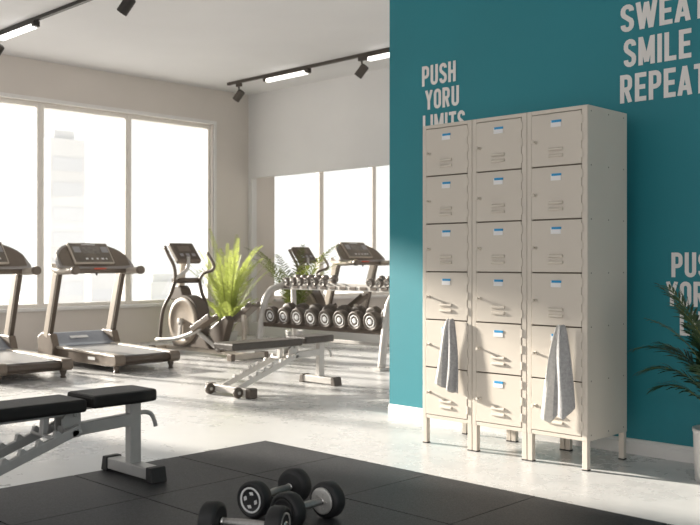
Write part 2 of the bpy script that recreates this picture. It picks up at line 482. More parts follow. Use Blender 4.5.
# ------------------------------------------------------------------ lettering on the teal wall
def glyph(ch):
    """list of (polyline, closed) in a cell 0..w x 0..1 (stroke centre lines run inside the cell); returns strokes, width"""
    t = 0.165; h = t / 2; W = 0.46
    def rnd(cx, cy, rx, ry, a0, a1, n=7):
        return [(cx + rx * math.cos(math.radians(a0 + (a1 - a0) * k / n)), cy + ry * math.sin(math.radians(a0 + (a1 - a0) * k / n))) for k in range(n + 1)]
    l, r, T, B = h, W - h, 1 - h, h
    mx = W / 2; rr = (r - l) / 2
    if ch == 'P': return [[(l, 0), (l, 1)], [(l, T)] + rnd(r - rr, T - rr, rr, rr, 90, 0) + rnd(r - rr, 0.45 + rr, rr, rr, 0, -90) + [(l, 0.45)]], W
    if ch == 'R': return [[(l, 0), (l, 1)], [(l, T)] + rnd(r - rr, T - rr, rr, rr, 90, 0) + rnd(r - rr, 0.47 + rr, rr, rr, 0, -90) + [(l, 0.47)], [(mx + 0.01, 0.47), (r + 0.01, 0.0)]], W + 0.02
    if ch == 'U': return [[(l, 1), (l, B + rr)] + rnd(mx, B + rr, rr, rr, 180, 360) + [(r, 1)]], W
    if ch == 'O': return [[(l, 0.5), (l, B + rr)] + rnd(mx, B + rr, rr, rr, 180, 360) + [(r, T - rr)] + rnd(mx, T - rr, rr, rr, 0, 180) + [(l, 0.5)]], W
    if ch == 'S': return [rnd(mx, T - rr, rr, rr, -12, 180) + [(l, T - rr - 0.10), (l + 0.03, 0.60), (r - 0.03, 0.40), (r, B + rr + 0.10)] + rnd(mx, B + rr, rr, rr, 0, -192)], W
    if ch == 'H': return [[(l, 0), (l, 1)], [(r, 0), (r, 1)], [(l, 0.5), (r, 0.5)]], W
    if ch == 'Y': return [[(0.06, 1), (mx, 0.45)], [(W - 0.06, 1), (mx, 0.45)], [(mx, 0.50), (mx, 0)]], W
    if ch == 'L': return [[(l, 1), (l, 0)], [(l, B), (W - 0.04, B)]], W - 0.04
    if ch == 'I': return [[(l, 0), (l, 1)]], t
    if ch == 'M': return [[(l, 0), (l, 1)], [(0.60 - h, 0), (0.60 - h, 1)], [(l + 0.01, 0.97), (0.30, 0.10)], [(0.60 - h - 0.01, 0.97), (0.30, 0.10)]], 0.60
    if ch == 'T': return [[(mx, 0), (mx, 1)], [(0.0, T), (W, T)]], W
    if ch == 'E': return [[(l, 0), (l, 1)], [(l, T), (W - 0.03, T)], [(l, 0.5), (W - 0.07, 0.5)], [(l, B), (W - 0.03, B)]], W - 0.03
    if ch == 'A': return [[(0.05, 0), (mx + 0.0, 1)], [(W - 0.05, 0), (mx, 1)], [(0.11, 0.26), (W - 0.11, 0.26)]], W
    if ch == 'W': return [[(0.05, 1), (0.19, 0)], [(0.19, 0), (0.34, 0.95)], [(0.34, 0.95), (0.49, 0)], [(0.49, 0), (0.63, 1)]], 0.68
    return [], 0.3
def word(text, x0, x1, z0, z1, parent, origin):
    t = 0.165; gap = 0.085
    total = 0; gl = []
    for ch in text:
        s, wd = glyph(ch); gl.append((s, total)); total += wd + gap
    total -= gap
    sx = (x1 - x0) / total; sz = z1 - z0
    bm = bmesh.new()
    yb = YT - 0.004
    for strokes, off in gl:
        for li, pl in enumerate(strokes):
            pts = [Vector((off + a, c)) for a, c in pl]
            # drop doubled points
            q = [pts[0]]
            for p in pts[1:]:
                if (p - q[-1]).length > 1e-4: q.append(p)
            pts = q
            L, R = [], []
            for k, p in enumerate(pts):
                if k == 0: d = pts[1] - p
                elif k == len(pts) - 1: d = p - pts[-2]
                else:
                    d = (pts[k + 1] - p).normalized() + (p - pts[k - 1]).normalized()
                d.normalize(); nrm = Vector((-d.y, d.x)); hw = t / 2
                if 0 < k < len(pts) - 1:
                    c = abs(nrm.dot(Vector((-(pts[k+1]-p).normalized().y, (pts[k+1]-p).normalized().x))))
                    hw = hw / max(c, 0.6)
                L.append(p + nrm * hw); R.append(p - nrm * hw)
            V = lambda p, y: bm.verts.new((x0 + p.x * sx - origin[0], y - origin[1], z0 + min(1.0, max(0.0, p.y)) * sz - origin[2]))
            yy = yb - 0.0004 * li
            Lv = [V(p, yy) for p in L]; Rv = [V(p, yy) for p in R]
            for k in range(len(pts) - 1):
                bm.faces.new((Lv[k], Lv[k + 1], Rv[k + 1], Rv[k]))
    bmesh.ops.recalc_face_normals(bm, faces=bm.faces[:])
    for f in bm.faces:
        if f.normal.y > 0: f.normal_flip()
    me = bpy.data.meshes.new('word'); bm.to_mesh(me); bm.free(); me.materials.append(M['white'])
    o = bpy.data.objects.new('word', me); COL.objects.link(o); o.parent = parent
    o['label'] = 'the word ' + text
def slogan(lines, label):
    ox, oz = lines[0][1], lines[-1][3]
    org = (ox, YT - 0.004, oz)
    r = thing('wall_lettering', label, 'lettering', org)
    for tx, x0, x1, z0, z1 in lines: word(tx, x0, x1, z0, z1, r, org)
slogan([('PUSH', -4.236, -3.933, 2.383, 2.526), ('YORU', -4.205, -3.905, 2.213, 2.352), ('LIMITS', -4.228, -3.854, 2.035, 2.176)],
       'white lettering PUSH YORU LIMITS on the teal wall above the leftmost lockers')
slogan([('SWEAT', -2.696, -2.170, 2.499, 2.662), ('SMILE', -2.676, -2.262, 2.288, 2.454), ('REPEAT', -2.700, -2.170, 2.078, 2.246)],
       'white lettering SWEAT SMILE REPEAT high on the teal wall at upper right')
slogan([('PUSH', -2.380, -2.077, 1.046, 1.187), ('YORU', -2.410, -2.100, 0.880, 1.022), ('LIMITS', -2.330, -1.950, 0.715, 0.856)],
       'white lettering PUSH YORU on the teal wall behind the palm, cut by the right edge')

# ------------------------------------------------------------------ rubber mat
def make_mat():
    x0, y1 = -4.43, 3.78; tw = 0.66; g = 0.0035
    m = mb()
    for i in range(8):
        for j in range(7):
            ax, by = x0 + i * tw, y1 - j * tw
            m.boxb((ax + (g if i else 0), by - tw + g, 0.0005), (ax + tw, by - (g if j else 0), 0.013), 0.0015, seg=1)
    m.boxb((x0 + 0.01, y1 - 7 * tw + 0.01, 0.0002), (x0 + 8 * tw - 0.01, y1 - 0.01, 0.007))
    o = m.build('rubber_floor_mat', M['mat'])
    tag(o, 'large dark speckled rubber floor mat of square tiles in the foreground', 'floor mat')
make_mat()

# ------------------------------------------------------------------ weight bench (origin under the front foot, bench runs to -y)
def make_bench(frame, pad, rub, cap):
    r = thing('weight_bench', '', 'bench')
    # seat pad: tapered, rounded
    s = mb(); s.prism([(-0.115, 0.0), (0.115, 0.0), (0.135, -0.10), (0.135, -0.385), (-0.135, -0.385), (-0.135, -0.10)], 'z', 0.396, 0.460, 0.016)
    s.build('seat_pad', pad, r)
    p = mb(); p.boxb((-0.135, -1.21, 0.386), (0.135, -0.415, 0.450), 0.016, seg=3)
    p.build('back_pad', pad, r)
    mb().boxb((-0.05, -0.40, 0.385), (0.05, -0.02, 0.398), 0.003).build('seat_plate', frame, r)
    mb().beam((0.0, -1.06, 0.374), (0.0, -0.45, 0.374), 0.05, 0.03, 0.004).build('back_pad_beam', frame, r)
    mb().boxb((-0.026, -0.108, 0.06), (0.026, -0.042, 0.39), 0.005).build('seat_post', frame, r)
    # front foot
    f = mb().boxb((-0.20, -0.115, 0.012), (0.20, -0.035, 0.072), 0.006).build('front_foot', frame, r)
    for s_ in (-1, 1):
        c = mb(); c.prism([(s_ * 0.185, 0.0), (s_ * 0.245, 0.0), (s_ * 0.228, 0.078), (s_ * 0.185, 0.078)], 'y', -0.122, -0.028, 0.006)
        o = c.build('rubber_cap', cap, f)
    # brace from post to hinge
    mb().beam((0, -0.06, 0.300), (0, -0.49, 0.282), 0.05, 0.062, 0.005).build('brace', frame, r)
    h = mb()
    for s_ in (-1, 1):
        h.prism([(-0.50, 0.245), (-0.40, 0.255), (-0.40, 0.39), (-0.46, 0.39), (-0.50, 0.35)], 'x', s_ * 0.030, s_ * 0.040)
        for (yy, zz) in ((-0.43, 0.365), (-0.43, 0.305), (-0.475, 0.285)):
            h.lathe([(0.012, 0), (0.012, 0.006), (0.007, 0.008)], (s_ * 0.040, yy, zz), (s_, 0, 0), 10)
    h.build('hinge_bracket', frame, r)
    # toothed ladder rails
    a, b_ = Vector((0, -0.46, 0.300)), Vector((0, -1.13, 0.07))
    d = (b_ - a).normalized(); nrm = Vector((0, -d.z, d.y));
    if nrm.z < 0: nrm = -nrm
    for s_ in (-1, 1):
        q = mb(); off = Vector((s_ * 0.105, 0, 0))
        q.beam(a + off + Vector((0, 0.02, 0.006)), b_ + off, 0.026, 0.046, 0.004)
        L = (b_ - a).length
        for k in range(6):
            p0 = a + off + d * (0.10 + k * 0.092) + nrm * 0.021
            pts = [p0 - d * 0.020, p0 - d * 0.004 + nrm * 0.024, p0 + d * 0.008 + nrm * 0.024, p0 + d * 0.024]
            q.prism([(v.y, v.z) for v in pts], 'x', p0.x - 0.013, p0.x + 0.013)
        q.build('ladder_rail', frame, r)
    mb().boxb((-0.118, -0.49, 0.27), (0.118, -0.45, 0.305), 0.004).build('cross_plate', frame, r)
    # support strut from the back pad to the ladder
    mb().beam((0, -0.57, 0.375), (0, -0.58, 0.278), 0.04, 0.03, 0.003).tube([(-0.11, -0.582, 0.278), (0.11, -0.582, 0.278)], 0.010, 8).build('support_strut', frame, r)
    # rear foot with wheels
    rf = mb().boxb((-0.26, -1.165, 0.020), (0.26, -1.095, 0.080), 0.006).build('rear_foot', frame, r)
    for s_ in (-1, 1):
        mb().boxb((s_ * 0.24, -1.17, 0.0), (s_ * 0.31, -1.09, 0.084), 0.010).build('rubber_cap', cap, rf)
        wl = mb().lathe([(0.020, -0.018), (0.042, -0.018), (0.046, -0.010), (0.046, 0.010), (0.042, 0.018), (0.020, 0.018)], (s_ * 0.19, -1.205, 0.046), (1, 0, 0), 18).build('wheel', rub, rf)
        mb().lathe([(0.014, -0.024), (0.014, 0.024)], (s_ * 0.19, -1.205, 0.046), (1, 0, 0), 10).build('wheel_hub', frame, rf)
    # pull handle on the post
    mb().tube(smooth_path([(0.0, -0.04, 0.325), (0.005, 0.00, 0.325), (0.01, 0.030, 0.31), (0.012, 0.048, 0.275), (0.012, 0.056, 0.245)], 4), 0.012, 8).build('pull_handle', frame, r)
    return r
B1 = make_bench(M['greysil'], M['vinyl'], M['rubber'], M['rubber'])
B1.location = (-4.20, 2.75, 0.013)
B1['label'] = 'nearest weight bench with black pad on the rubber mat, cut off at left'
B1['group'] = 'flat adjustable weight benches'
B2 = make_bench(M['silverw'], M['vinylw'], M['rubberw'], M['rubberw'])
B2.location = (-6.22, 6.05, 0)
B2['label'] = 'weight bench with white frame on the concrete floor before the dumbbell rack'
B2['group'] = 'flat adjustable weight benches'

# ------------------------------------------------------------------ dumbbells on the mat
def make_dumbbell(r_head, length, label, face, headm, handm, discm, thf=0.25, ringm=None):
    """lies along local y, origin on the floor under its middle"""
    r = thing('dumbbell', label, 'dumbbell')
    r1 = 0.60 if face == 'ring' else 0.70
    hl = length / 2; th = length * thf
    for s_ in (-1, 1):
        h = mb(); R = r_head
        y0 = s_ * (hl - th); y1 = s_ * hl; sg = s_
        prof = [(R * 0.72, 0), (R * 0.93, 0.004), (R, 0.016), (R, th - 0.014), (R * 0.94, th - 0.004), (R * 0.80, th), (R * 0.76, th - 0.005), (R * 0.3, th - 0.005)]
        h.lathe(prof, (0, y0, R), (0, s_, 0), 32)
        hd = h.build('weight_head', headm, r)
        # ring and emblem on the outer face
        ring = mb(); yo = 0.0015
        ring.lathe([(R * (r1 - 0.10), 0), (R * (r1 - 0.10), 0.004), (R * r1, 0.004), (R * r1, 0)], (0, y1 - s_ * 0.006, R), (0, s_, 0), 32)
        ring.build('face_ring', ringm or (M['paper'] if face != 'plain' else M['silver']), hd)
        em = mb()
        if face == 'numbers':
            for a_ in (80, 170, 260, 350):
                ca, sa = math.cos(math.radians(a_)), math.sin(math.radians(a_))
                em.box((ca * R * 0.36, y1 - s_ * 0.0035, R + sa * R * 0.36), (R * 0.17, 0.004, R * 0.20), Matrix.Rotation(math.radians(a_), 3, 'Y'), 0.004)
                em.box((ca * R * 0.36, y1 - s_ * 0.0025, R + sa * R * 0.36), (R * 0.05, 0.006, R * 0.26), Matrix.Rotation(math.radians(a_ + 30), 3, 'Y'))
        else:
            em.lathe([(R * 0.28, 0), (R * 0.28, 0.005), (R * 0.20, 0.008)], (0, y1 - s_ * 0.006, R), (0, s_, 0), 20)
        em.build('emblem', M['paper'] if face == 'numbers' else discm, hd)
        # inner collar
        mb().lathe([(R * 0.22, 0), (R * 0.22, 0.012), (R * 0.16, 0.016)], (0, y0, R), (0, -s_, 0), 20).build('collar', discm, hd)
    g = hl - th - 0.006
    mb().lathe([(r_head * 0.17, -g), (r_head * 0.20, -g * 0.85), (r_head * 0.19, -g * 0.8), (r_head * 0.23, 0), (r_head * 0.19, g * 0.8), (r_head * 0.20, g * 0.85), (r_head * 0.17, g)], (0, 0, r_head), (0, 1, 0), 16).build('handle', handm, r)
    return r
zt = 0.0135
fd = 'dumbbells lying on the rubber mat'
def place(o, p, q):
    """put the axis from p (its -y end) to q on the mat"""
    p, q = Vector(p), Vector(q); c = (p + q) / 2; dd = q - p
    o.location = (c.x, c.y, zt); o.rotation_euler = (0, 0, math.atan2(dd.y, dd.x) - PI / 2)
D1 = make_dumbbell(0.081, 0.36, 'black dumbbell on the mat, white ring and emblem on its near left head', 'numbers', M['rubber'], M['steel'], M['chrome'], thf=0.185)
D1['group'] = fd
place(D1, (-3.125, 2.60), (-3.185, 2.90))
D2 = make_dumbbell(0.080, 0.32, 'black dumbbell on the mat whose right head shows a silver inner plate', 'plain', M['rubber'], M['steel'], M['chrome'], thf=0.22, ringm=M['rubber'])
D2['group'] = fd
place(D2, (-2.877, 2.586), (-2.895, 2.819))
# the silver plate on the handle side of its far head
dp = mb().lathe([(0.058, 0), (0.058, 0.006), (0.050, 0.009), (0.020, 0.009)], (0, 0.16 - 0.0704, 0.080), (0, -1, 0), 28)
for k in range(5):
    a_ = 2 * PI * k / 5
    dp.lathe([(0.006, 0), (0.005, 0.005)], (0.030 * math.cos(a_), 0.0805, 0.080 + 0.030 * math.sin(a_)), (0, -1, 0), 8)
dp.build('inner_plate', M['silver'], D2)
D3 = make_dumbbell(0.080, 0.35, 'nearest black dumbbell on the mat, lying sideways, cut by the bottom edge', 'plain', M['rubber'], M['steel'], M['chrome'], thf=0.20)
D3['group'] = fd
place(D3, (-2.988, 2.268), (-2.736, 2.402))

# ------------------------------------------------------------------ dumbbell rack
RX0, RX1 = -8.50, -6.50
def make_rack():
    r = thing('dumbbell_rack', 'white two-tier dumbbell rack with bent tube legs in front of the opening', 'rack', (-7.5, 7.4, 0))
    o0 = Vector((-7.5, 7.4, 0))
    for X in (RX0, RX1):
        x = X - o0.x
        prof = [(7.13, 0.02), (7.17, 0.30), (7.23, 0.62), (7.27, 0.72), (7.35, 0.80), (7.50, 0.845), (7.72, 0.90)]
        e = mb(); e.tube(smooth_path([(x, y - o0.y, z) for y, z in prof], 5), 0.042, 12)
        f = e.build('side_leg', M['silverw'], r)
        mb().tube([(x, 7.74 - o0.y, 0.02), (x, 7.70 - o0.y, 0.89)], 0.032, 10).build('rear_leg', M['silverw'], r)
        mb().boxb((x - 0.045, 7.06 - o0.y, 0), (x + 0.045, 7.80 - o0.y, 0.03), 0.005).build('foot_plate', M['silverw'], r)
    x0, x1 = RX0 - o0.x + 0.03, RX1 - o0.x - 0.03
    # lower tier: dark tilted tray; upper tier: silver bars with dark saddles
    def tray(name, ya, za, yb, zb, m):
        t = mb()
        p, q = Vector((0, ya - o0.y, za)), Vector((0, yb - o0.y, zb)); d = (q - p).normalized()
        t.beam((x0, p.y, p.z), (x1, p.y, p.z), 0.03, 0.05, 0.004)
        t.beam((x0, q.y, q.z), (x1, q.y, q.z), 0.03, 0.05, 0.004)
        return t.build(name, m, r)
    tray('lower_tier', 7.20, 0.392, 7.42, 0.422, M['plast'])
    tray('upper_tier', 7.50, 0.83, 7.67, 0.86, M['silverw'])
    for k in range(12):
        xx = x0 + 0.09 + k * (x1 - x0 - 0.18) / 11
        mb().box((xx, 7.483 - o0.y, 0.838), (0.105, 0.012, 0.036), None, 0.005).build('saddle', M['plast'], r)
    mb().beam((x0, 7.72 - o0.y, 0.20), (x1, 7.72 - o0.y, 0.20), 0.04, 0.04, 0.004).build('rear_stretcher', M['silverw'], r)
    return r
make_rack()
names = ['first', 'second', 'third', 'fourth', 'fifth', 'sixth', 'seventh', 'eighth', 'ninth']
big = make_dumbbell(0.104, 0.37, '', 'ring', M['rubberw'], M['steel'], M['paper'])
tilt = math.atan2(0.03, 0.22)
for k in range(8):
    o = big if k == 0 else copy_tree(big)
    o.location = (-8.275 + k * 0.23, 7.325, 0.424); o.rotation_euler = (tilt, 0, 0)
    o['label'] = 'black round dumbbell, %s from the left on the lower tier of the rack' % names[k] if k < 7 else 'black round dumbbell, rightmost on the lower tier of the rack'
    o['group'] = 'round dumbbells on the lower tier of the rack'
small = make_dumbbell(0.048, 0.24, '', 'plain', M['iron'], M['chrome'], M['chrome'])
tilt2 = math.atan2(0.03, 0.17)
sx = [(-8.38, 0), (-8.26, 0), (-8.14, 0), (-8.01, 0), (-7.89, 0), (-7.74, 0), (-6.985, 1), (-6.855, 1), (-6.725, 1)]
for k, (x, side) in enumerate(sx):
    o = small if k == 0 else copy_tree(small)
    o.location = (x, 7.585, 0.872); o.rotation_euler = (tilt2, 0, 0)
    if side == 0:
        o['label'] = 'small grey metal dumbbell, %s from the left on the upper tier of the rack' % names[k]
    else:
        o['label'] = 'small grey metal dumbbell, %s of the three at the right of the upper rack tier' % ('left', 'middle', 'right')[k - 6]
    o['group'] = 'small dumbbells on the upper tier of the rack'

# ------------------------------------------------------------------ treadmill (front to -x, runner at +x)
def make_treadmill():
    r = thing('treadmill', '', 'treadmill', group='treadmills facing the windows')
    # deck
    d = mb(); d.prism([(-0.70, 0.06), (0.62, 0.06), (0.62, 0.165), (-0.70, 0.195)], 'y', -0.37, 0.37, 0.008)
    d.build('deck', M['plastm'], r)
    mb().prism([(-0.55, 0.193), (0.72, 0.168), (0.72, 0.176), (-0.55, 0.201)], 'y', -0.275, 0.275).build('running_belt', M['belt'], r)
    for s_ in (-1, 1):
        mb().prism([(-0.62, 0.185), (0.74, 0.162), (0.74, 0.186), (-0.62, 0.212)], 'y', s_ * 0.28, s_ * 0.385, 0.006).build('side_rail', M['champ'], r)
        ec = mb().prism([(0.60, 0.07), (0.76, 0.075), (0.79, 0.10), (0.79, 0.165), (0.76, 0.187), (0.60, 0.187)], 'y', s_ * 0.275, s_ * 0.395, 0.010).build('end_cap', M['plastm'], r)
        mb().lathe([(0.026, 0), (0.030, 0.014), (0.020, 0.018), (0.034, 0.06), (0.034, 0.085)], (0.70, s_ * 0.33, 0), (0, 0, 1), 12).build('rear_foot', M['plast'], r)
        mb().lathe([(0.03, -0.03), (0.045, -0.026), (0.045, 0.026), (0.03, 0.03)], (-0.72, s_ * 0.30, 0.045), (0, 1, 0), 14).build('transport_wheel', M['rubberw'], r)
    mb().lathe([(0.035, -0.30), (0.035, 0.30)], (0.745, 0, 0.13), (0, 1, 0), 16).build('rear_roller', M['plast'], r)
    mb().box((0.30, -0.383, 0.125), (0.14, 0.006, 0.03), None, 0.004).build('maker_plate', M['paper'], r)
    # motor cover
    c = mb(); c.prism([(-0.92, 0.09), (-0.52, 0.09), (-0.42, 0.205), (-0.50, 0.222), (-0.72, 0.335), (-0.85, 0.325), (-0.92, 0.25)], 'y', -0.36, 0.36, 0.015)
    c.build('motor_cover', M['coverb'], r)
    mb().box((-0.60, -0.02, 0.283), (0.05, 0.22, 0.004), Matrix.Rotation(math.radians(27), 3, 'Y')).build('cover_badge', M['paper'], r)
    for s_ in (-1, 1):
        mb().prism([(-0.80, 0.07), (-0.46, 0.07), (-0.44, 0.21), (-0.50, 0.34), (-0.70, 0.35), (-0.80, 0.30)], 'y', s_ * 0.345, s_ * 0.425, 0.012).build('upright_shoe', M['plastm'], r)
        # uprights, lighter front and dark rear
        u = mb(M['champ'], M['plast'])
        p, q = Vector((-0.62, s_ * 0.395, 0.30)), Vector((-0.40, s_ * 0.395, 1.02))
        u.beam(p, q, 0.065, 0.105, 0.010, up=(1, 0, 0), m=M['champ'])
        u.beam(p + Vector((0.055, 0, 0)), q + Vector((0.055, 0, 0)), 0.058, 0.03, 0.006, up=(1, 0, 0), m=M['plast'])
        u.build('upright', None, r)
        # handrail
        h = mb(); h.tube(smooth_path([(-0.50, s_ * 0.395, 1.09), (-0.42, s_ * 0.40, 1.045), (-0.28, s_ * 0.405, 1.035), (-0.02, s_ * 0.405, 1.045)], 5), 0.038, 12)
        hr = h.build('handrail', M['champ'], r)
        mb().lathe([(0.040, 0), (0.046, 0.005), (0.046, 0.05), (0.036, 0.058)], (-0.025, s_ * 0.405, 1.045), (1, 0, 0.03), 16).build('grip_cap', M['plastm'], hr)
    # console: curved shell with raised wings
    N = 24; sh = bmesh.new(); rows = []
    for k in range(N + 1):
        t = -1 + 2 * k / N
        y = t * 0.47
        # profile in the tilted plane: lower edge and upper edge
        e = math.sqrt(max(0.0, 1 - (abs(t) ** 2.6)))
        lo = 1.055 + 0.02 * (1 - e)
        hi = 1.10 + 0.255 * e ** 0.9
        back = -0.27 + 0.06 * (abs(t) ** 2)      # wings wrap towards the runner
        sl = 0.85                                # lean of the console away from the runner
        f_lo = (back, y, lo); f_hi = (back - (hi - lo) * sl, y, hi)
        b_lo = (back - 0.10, y, lo); b_hi = (back - (hi - lo) * sl - 0.05, y, hi - 0.006)
        rows.append([sh.verts.new(p) for p in (f_lo, f_hi, b_hi, b_lo)])
    for a_, b_ in zip(rows, rows[1:]):
        for j in range(4):
            f = sh.faces.new((a_[j], a_[(j + 1) % 4], b_[(j + 1) % 4], b_[j])); f.material_index = 0 if j == 0 else 1
    sh.faces.new(rows[0]).material_index = 1; sh.faces.new(list(reversed(rows[-1]))).material_index = 1
    m_ = MB(); m_.bm.free(); m_.bm = sh; m_.mats = [M['rim'], M['rim']]
    con = m_.build('console', None, r)
    bv = con.modifiers.new('b', 'BEVEL'); bv.width = 0.018; bv.segments = 3; bv.limit_method = 'ANGLE'; bv.angle_limit = math.radians(40)
    # dark inset that follows the shell
    bi = bmesh.new(); prev = None
    nx, nz = 1 / math.hypot(1, 0.85), 0.85 / math.hypot(1, 0.85)
    for k in range(N + 1):
        t = -0.93 + 1.86 * k / N
        e = math.sqrt(max(0.0, 1 - (abs(t) ** 2.6)))
        lo = 1.055 + 0.02 * (1 - e); hi = 1.10 + 0.255 * e ** 0.9
        bk = -0.27 + 0.06 * abs(t) ** 2
        lo2 = lo + 0.028; hi2 = max(lo2 + 0.002, hi - 0.020)
        cur = [bi.verts.new((bk - (zz - lo) * 0.85 + 0.006 * nx, t * 0.455, zz + 0.006 * nz)) for zz in (lo2, hi2)]
        if prev: bi.faces.new((prev[0], cur[0], cur[1], prev[1]))
        prev = cur
    mi_ = MB(); mi_.bm.free(); mi_.bm = bi
    mi_.build('console_inset', M['plastm'], con)
    # rim, screen, keys, on the tilted face
    ang = math.atan(0.85)
    R = Matrix.Rotation(-ang, 3, 'Y')            # local z up the face, local x out of it
    def on(u, v, out): return Vector((-0.262, 0, 1.06)) + R @ Vector((out, u, v))
    sc = mb(); sc.box(on(0, 0.205, 0.020), (0.03, 0.50, 0.300), R, 0.010)
    fr = sc.build('screen_frame', M['champ'], con)
    mb().box(on(0, 0.205, 0.0365), (0.004, 0.465, 0.270), R, 0.001).build('screen', M['screen'], fr)
    mb().box(on(0.005, 0.240, 0.0395), (0.003, 0.22, 0.10), R).build('display', M['screenl'], fr)
    for u in (-0.165, 0.180):
        mb().box(on(u, 0.25, 0.0395), (0.003, 0.085, 0.085), R).build('button_panel', M['greyp'], fr)
    mb().box(on(0.0, 0.322, 0.0395), (0.003, 0.17, 0.010), R).build('logo_strip', M['paper'], fr)
    kk = [(-0.085, 0.032), (-0.02, 0.022), (0.045, 0.024), (0.11, 0.034), (0.16, 0.018)]
    for u, w_ in kk:
        mb().box(on(u, 0.115, 0.0395), (0.004, w_, 0.024), R, 0.003).build('key', M['paper'], fr)
    mb().box((-0.225, 0.03, 1.062), (0.02, 0.15, 0.018), None, 0.005).build('safety_key', M['red'], con)
    # cross bar under the console
    mb().tube([(-0.27, -0.40, 1.035), (-0.27, 0.40, 1.035)], 0.028, 12).build('cross_bar', M['plastm'], r)
    mb().lathe([(0.015, 0), (0.008, -0.025)], (-0.25, 0.0, 1.01), (0, 0, 1), 8).build('key_clip', M['plast'], r)
    return r
T1 = make_treadmill(); T1.location = (-9.0, 5.42, 0)
T1['label'] = 'treadmill standing whole in the left part, between the cut-off treadmill and the elliptical'
dup(T1, (-9.06, 4.20, 0), 0, 'treadmill nearest the left edge, its console cut off by the frame')
T3 = dup(T1, (-9.90, 10.72, 0), 0, 'treadmill seen through the opening behind the dumbbell rack'); T3.scale = (1.10, 1.10, 1.08)

